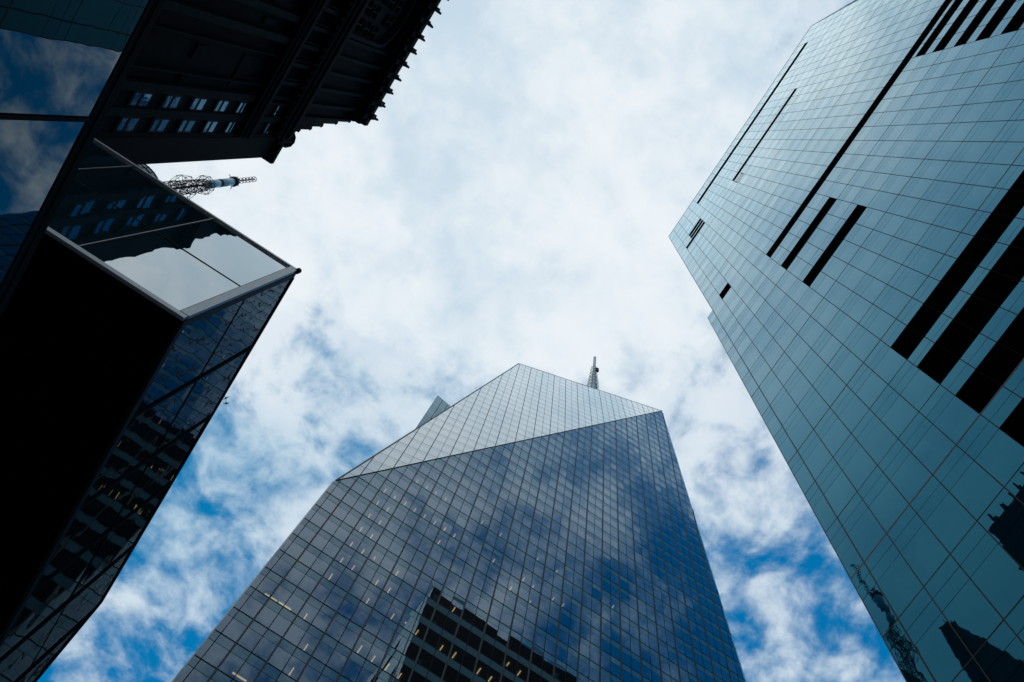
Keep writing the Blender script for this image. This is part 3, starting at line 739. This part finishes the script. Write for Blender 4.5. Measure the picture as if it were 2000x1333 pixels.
for k in range(6):
    zz = 185.2 + k * 1.75
    for m_ in range(8):
        t0, t1 = 2 * math.pi * m_ / 8, 2 * math.pi * (m_ + 1) / 8
        q.tube((MX + .5 * math.cos(t0), MY + .5 * math.sin(t0), zz), (MX + .5 * math.cos(t1), MY + .5 * math.sin(t1), zz), 0.06, None, 4)
        if m_ % 2 == 0: q.tube((MX, MY, zz - .3), (MX + .5 * math.cos(t0), MY + .5 * math.sin(t0), zz), 0.05, None, 4)
obj('whip_antenna', q, 'mast', mt_)
q = MB()
for k in range(9): q.tube((MX + 1.0, MY - 1.2, 149 + k * 0.9), (MX + 1.5, MY - 2.0, 149 + k * 0.9), 0.05, None, 4)
q.tube((MX + 1.2, MY - 1.6, 148), (MX + 1.2, MY - 1.6, 157), 0.06, None, 4); obj('side_antenna', q, 'mast', mt_)

# ================================================================== glass bay overhead at the left
KB = 3.5
pv = thing('overhanging_glass_bay', 'dark overhanging glass bay with black soffit and aluminium corner frame at left', 'building', (-5.0 * KB, 3.0 * KB, 0))
YB, XC, XB, Z0, Z1 = 1.95, -1.336, -5.9, 5.10, 7.075
ZM = 6.085
xs = [XC] + [-2.015 - 0.67 * i for i in range(6)]
def bo(name, q, mat):
    q.v = [(KB * x, KB * y, KB * z) for x, y, z in q.v]; return obj(name, q, mat, pv)
def pp(name, poly, n, mat, th=0.012, amp=0.0):
    q = MB(); q.slab(tilt(poly, n, amp) if amp else poly, n, th); return bo(name, q, mat)
for i in range(6):
    a, c = xs[i], xs[i + 1]
    g0 = 0.062 if i == 0 else 0.007
    for z0, z1 in ((Z0 + 0.055, ZM - 0.005), (ZM + 0.005, Z1 - 0.03)):
        pp('end_pane', [(c + 0.007, YB, z0), (a - g0, YB, z0), (a - g0, YB, z1), (c + 0.007, YB, z1)], (0, -1, 0), 'pavend', amp=0.0012)
# side panes; the far end is cut on a slant
sclip = [halfplane((YB, Z0), (6.25, Z0)), halfplane((6.25, Z0), (4.99, Z1)), halfplane((4.99, Z1), (YB, Z1)), halfplane((YB, Z1), (YB, Z0))]
ys = [1.95, 2.60, 3.21, 3.82, 4.43, 5.04, 5.65, 6.26]
for i in range(7):
    g0 = 0.055 if i == 0 else 0.008
    for z0, z1 in ((Z0 + 0.05, ZM - 0.005), (ZM + 0.005, Z1 - 0.02)):
        p = clip([(ys[i] + g0, z0), (ys[i + 1] - 0.008, z0), (ys[i + 1] - 0.008, z1), (ys[i] + g0, z1)], [sclip[1]])
        if p: pp('side_pane', [(XC, a, bb) for a, bb in p], (1, 0, 0), 'pavside', amp=0.003)
q = MB(); pts = [(YB + 0.03, Z0 + 0.02), (6.22, Z0 + 0.02), (4.96, Z1 - 0.02), (YB + 0.03, Z1 - 0.02)]
q.v = [(XC - 0.03, a, bb) for a, bb in pts] + [(XB, a, bb) for a, bb in pts]; q.f = [(0, 1, 2, 3), (7, 6, 5, 4), (0, 4, 5, 1), (1, 5, 6, 2), (2, 6, 7, 3), (3, 7, 4, 0)]
bo('bay_body', q, 'gasket')
q = MB(); q.box(XB, XC - 0.012, YB + 0.012, 6.22, Z0 - 0.02, Z0 + 0.018); bo('soffit', q, 'soffit')
q = MB(); q.box(XB, -5.0, YB + 0.1, 6.1, -CAMZ / KB, Z0 - 0.022); bo('podium_wall', q, 'stone3')
# aluminium frame of the end face
q = MB(); q.box(XB, XC - 0.002, YB - 0.012, YB + 0.010, Z0 - 0.012, Z0 + 0.040); bo('bottom_rail', q, 'alu')
q = MB(); q.box(XC - 0.050, XC + 0.002, YB - 0.014, YB + 0.010, Z0 + 0.042, Z1 - 0.02); bo('corner_post', q, 'alu')
q = MB(); q.box(XB, XC + 0.004, YB - 0.014, YB + 0.010, Z1 - 0.018, Z1 + 0.012); bo('top_rail', q, 'alu')
q = MB(); q.tube((XC + 0.004, YB - 0.004, Z1 - 0.02), (XC + 0.004, YB - 0.004, Z1 + 0.035), 0.020, 0.020, 14); bo('corner_cap', q, 'gasket')
for x in xs[1:]:
    q = MB(); q.box(x - 0.0035, x + 0.001, YB - 0.006, YB + 0.01, Z0 + 0.042, Z1 - 0.02); bo('end_mullion', q, 'alu')
    q = MB(); q.box(x + 0.002, x + 0.008, YB - 0.004, YB + 0.012, Z0 + 0.042, Z1 - 0.02); bo('end_gasket', q, 'gasket')
q = MB(); q.box(XB, XC - 0.052, YB - 0.003, YB + 0.010, ZM - 0.0045, ZM + 0.0045); bo('end_transom', q, 'gasket')
q = MB(); q.box(XC - 0.0615, XC - 0.0505, YB - 0.002, YB + 0.01, Z0 + 0.042, Z1 - 0.02); bo('corner_gasket', q, 'gasket')
# dark frame of the side face
q = MB(); q.box(XC - 0.012, XC + 0.006, YB + 0.011, YB + 0.052, Z0 + 0.0, Z1); bo('side_corner_post', q, 'darkalu')
q = MB(); q.box(XC - 0.012, XC + 0.008, YB + 0.053, 6.24, Z0 - 0.018, Z0 + 0.045); bo('side_bottom_rail', q, 'darkalu')
q = MB(); q.box(XC - 0.012, XC + 0.010, YB + 0.053, 5.0, Z1 - 0.018, Z1 + 0.008); bo('side_top_rail', q, 'gasket')
q = MB(); q.bar((XC - 0.01, 4.99, Z1), (XC - 0.01, 6.25, Z0), 0.03, 0.02, (1, 0, 0)); bo('slanted_rail', q, 'gasket')
q = MB(); q.box(XC - 0.010, XC + 0.004, YB + 0.053, 5.6, ZM - 0.0048, ZM + 0.0048); bo('side_transom', q, 'gasket')
for y in ys[1:-1]:
    zt = min(Z1 - 0.02, Z1 + (4.99 - y) * (Z1 - Z0) / 1.26)
    q = MB(); q.box(XC - 0.010, XC + 0.012, y - 0.0075, y + 0.0075, Z0 + 0.046, zt); bo('side_mullion', q, 'gasket')

# ================================================================== mirror-glass screen wall right beside the camera
XW = -2.2
sw = thing('mirror_glass_wall', 'blue reflecting glass wall with dark frame at the left edge', 'glass wall', (XW, 0.5, 0))
for y0, y1 in ((-3.2, -1.72), (-1.70, -0.215), (-0.195, 1.288), (1.312, 2.80), (2.82, 4.3)):
    for z0, z1 in ((3.36, 4.985), (1.70, 3.34), (0.0, 1.68), (-1.4, -0.02)):
        q = MB(); q.slab(tilt([(XW, y0, z0), (XW, y1, z0), (XW, y1, z1), (XW, y0, z1)], (1, 0, 0), 0.0006), (1, 0, 0), 0.012); obj('wall_pane', q, 'pav', sw)
for y in (-3.21, -1.71, -0.205, 1.30, 2.81, 4.31):
    q = MB(); q.box(XW - 0.03, XW + 0.010, y - 0.0115, y + 0.0115, -CAMZ, 4.984); obj('wall_mullion', q, 'gasket', sw)
for z in (3.35, 1.69, -0.01):
    for j, (y0, y1) in enumerate(((-3.198, -1.722), (-1.698, -0.217), (-0.193, 1.288), (1.312, 2.798), (2.822, 4.298))):
        q = MB(); q.box(XW - 0.03, XW + 0.006, y0, y1, z - 0.0095, z + 0.0095); obj('wall_transom', q, 'gasket', sw)
q = MB(); q.box(XW - 0.04, XW + 0.006, -3.3, 4.4, 4.986, 5.050); obj('wall_head_rail', q, 'gasket', sw)
q = MB(); q.box(XW - 0.04, XW + 0.012, -3.3, 2.293, 5.052, 5.125); q.box(XW - 0.04, XW + 0.012, 2.30, 4.4, 5.052, 5.125); obj('wall_fascia', q, 'greenalu', sw)
q = MB(); q.box(XW - 0.30, XW - 0.031, -3.3, 4.4, -CAMZ, 4.98); obj('wall_body', q, 'gasket', sw)

# ================================================================== two birds
def bird(u, v, z, label, yaw):
    d = ray(u, v); t = z / d[2]; c = Vector((d[0] * t, d[1] * t, z))
    o = thing('bird', label, 'bird', (c.x, c.y, c.z + CAMZ), 'birds over the street')
    f = Vector((math.cos(yaw), math.sin(yaw), 0)); s_ = Vector((-math.sin(yaw), math.cos(yaw), 0))
    q = MB(); q.lathe((0, 0), [(0.005, -0.16), (0.045, -0.08), (0.055, 0.0), (0.035, 0.10), (0.03, 0.14), (0.005, 0.19)], 8)
    q.v = [tuple(c + f * z_ + s_ * x_ + Vector((0, 0, y_))) for x_, y_, z_ in q.v]; obj('body', q, 'bird', o, True)
    for sd in (-1, 1):
        q = MB(); q.slab([tuple(c + f * a + s_ * (sd * bb) + Vector((0, 0, h))) for a, bb, h in ((0.07, 0.03, 0), (0.06, 0.20, 0.06), (-0.04, 0.36, 0.03), (-0.03, 0.18, 0.04), (-0.06, 0.03, 0))], (0, 0, 1), 0.012); obj('wing', q, 'bird', o)
    q = MB(); q.slab([tuple(c + f * a + s_ * bb) for a, bb in ((-0.12, 0.02), (-0.24, 0.05), (-0.24, -0.05), (-0.12, -0.02))], (0, 0, 1), 0.01); obj('tail', q, 'bird', o)
bird(441, 778, 95, 'upper of two small dark birds in the sky beside the pavilion', 0.5)
bird(442, 788, 95, 'lower of two small dark birds in the sky beside the pavilion', 0.9)
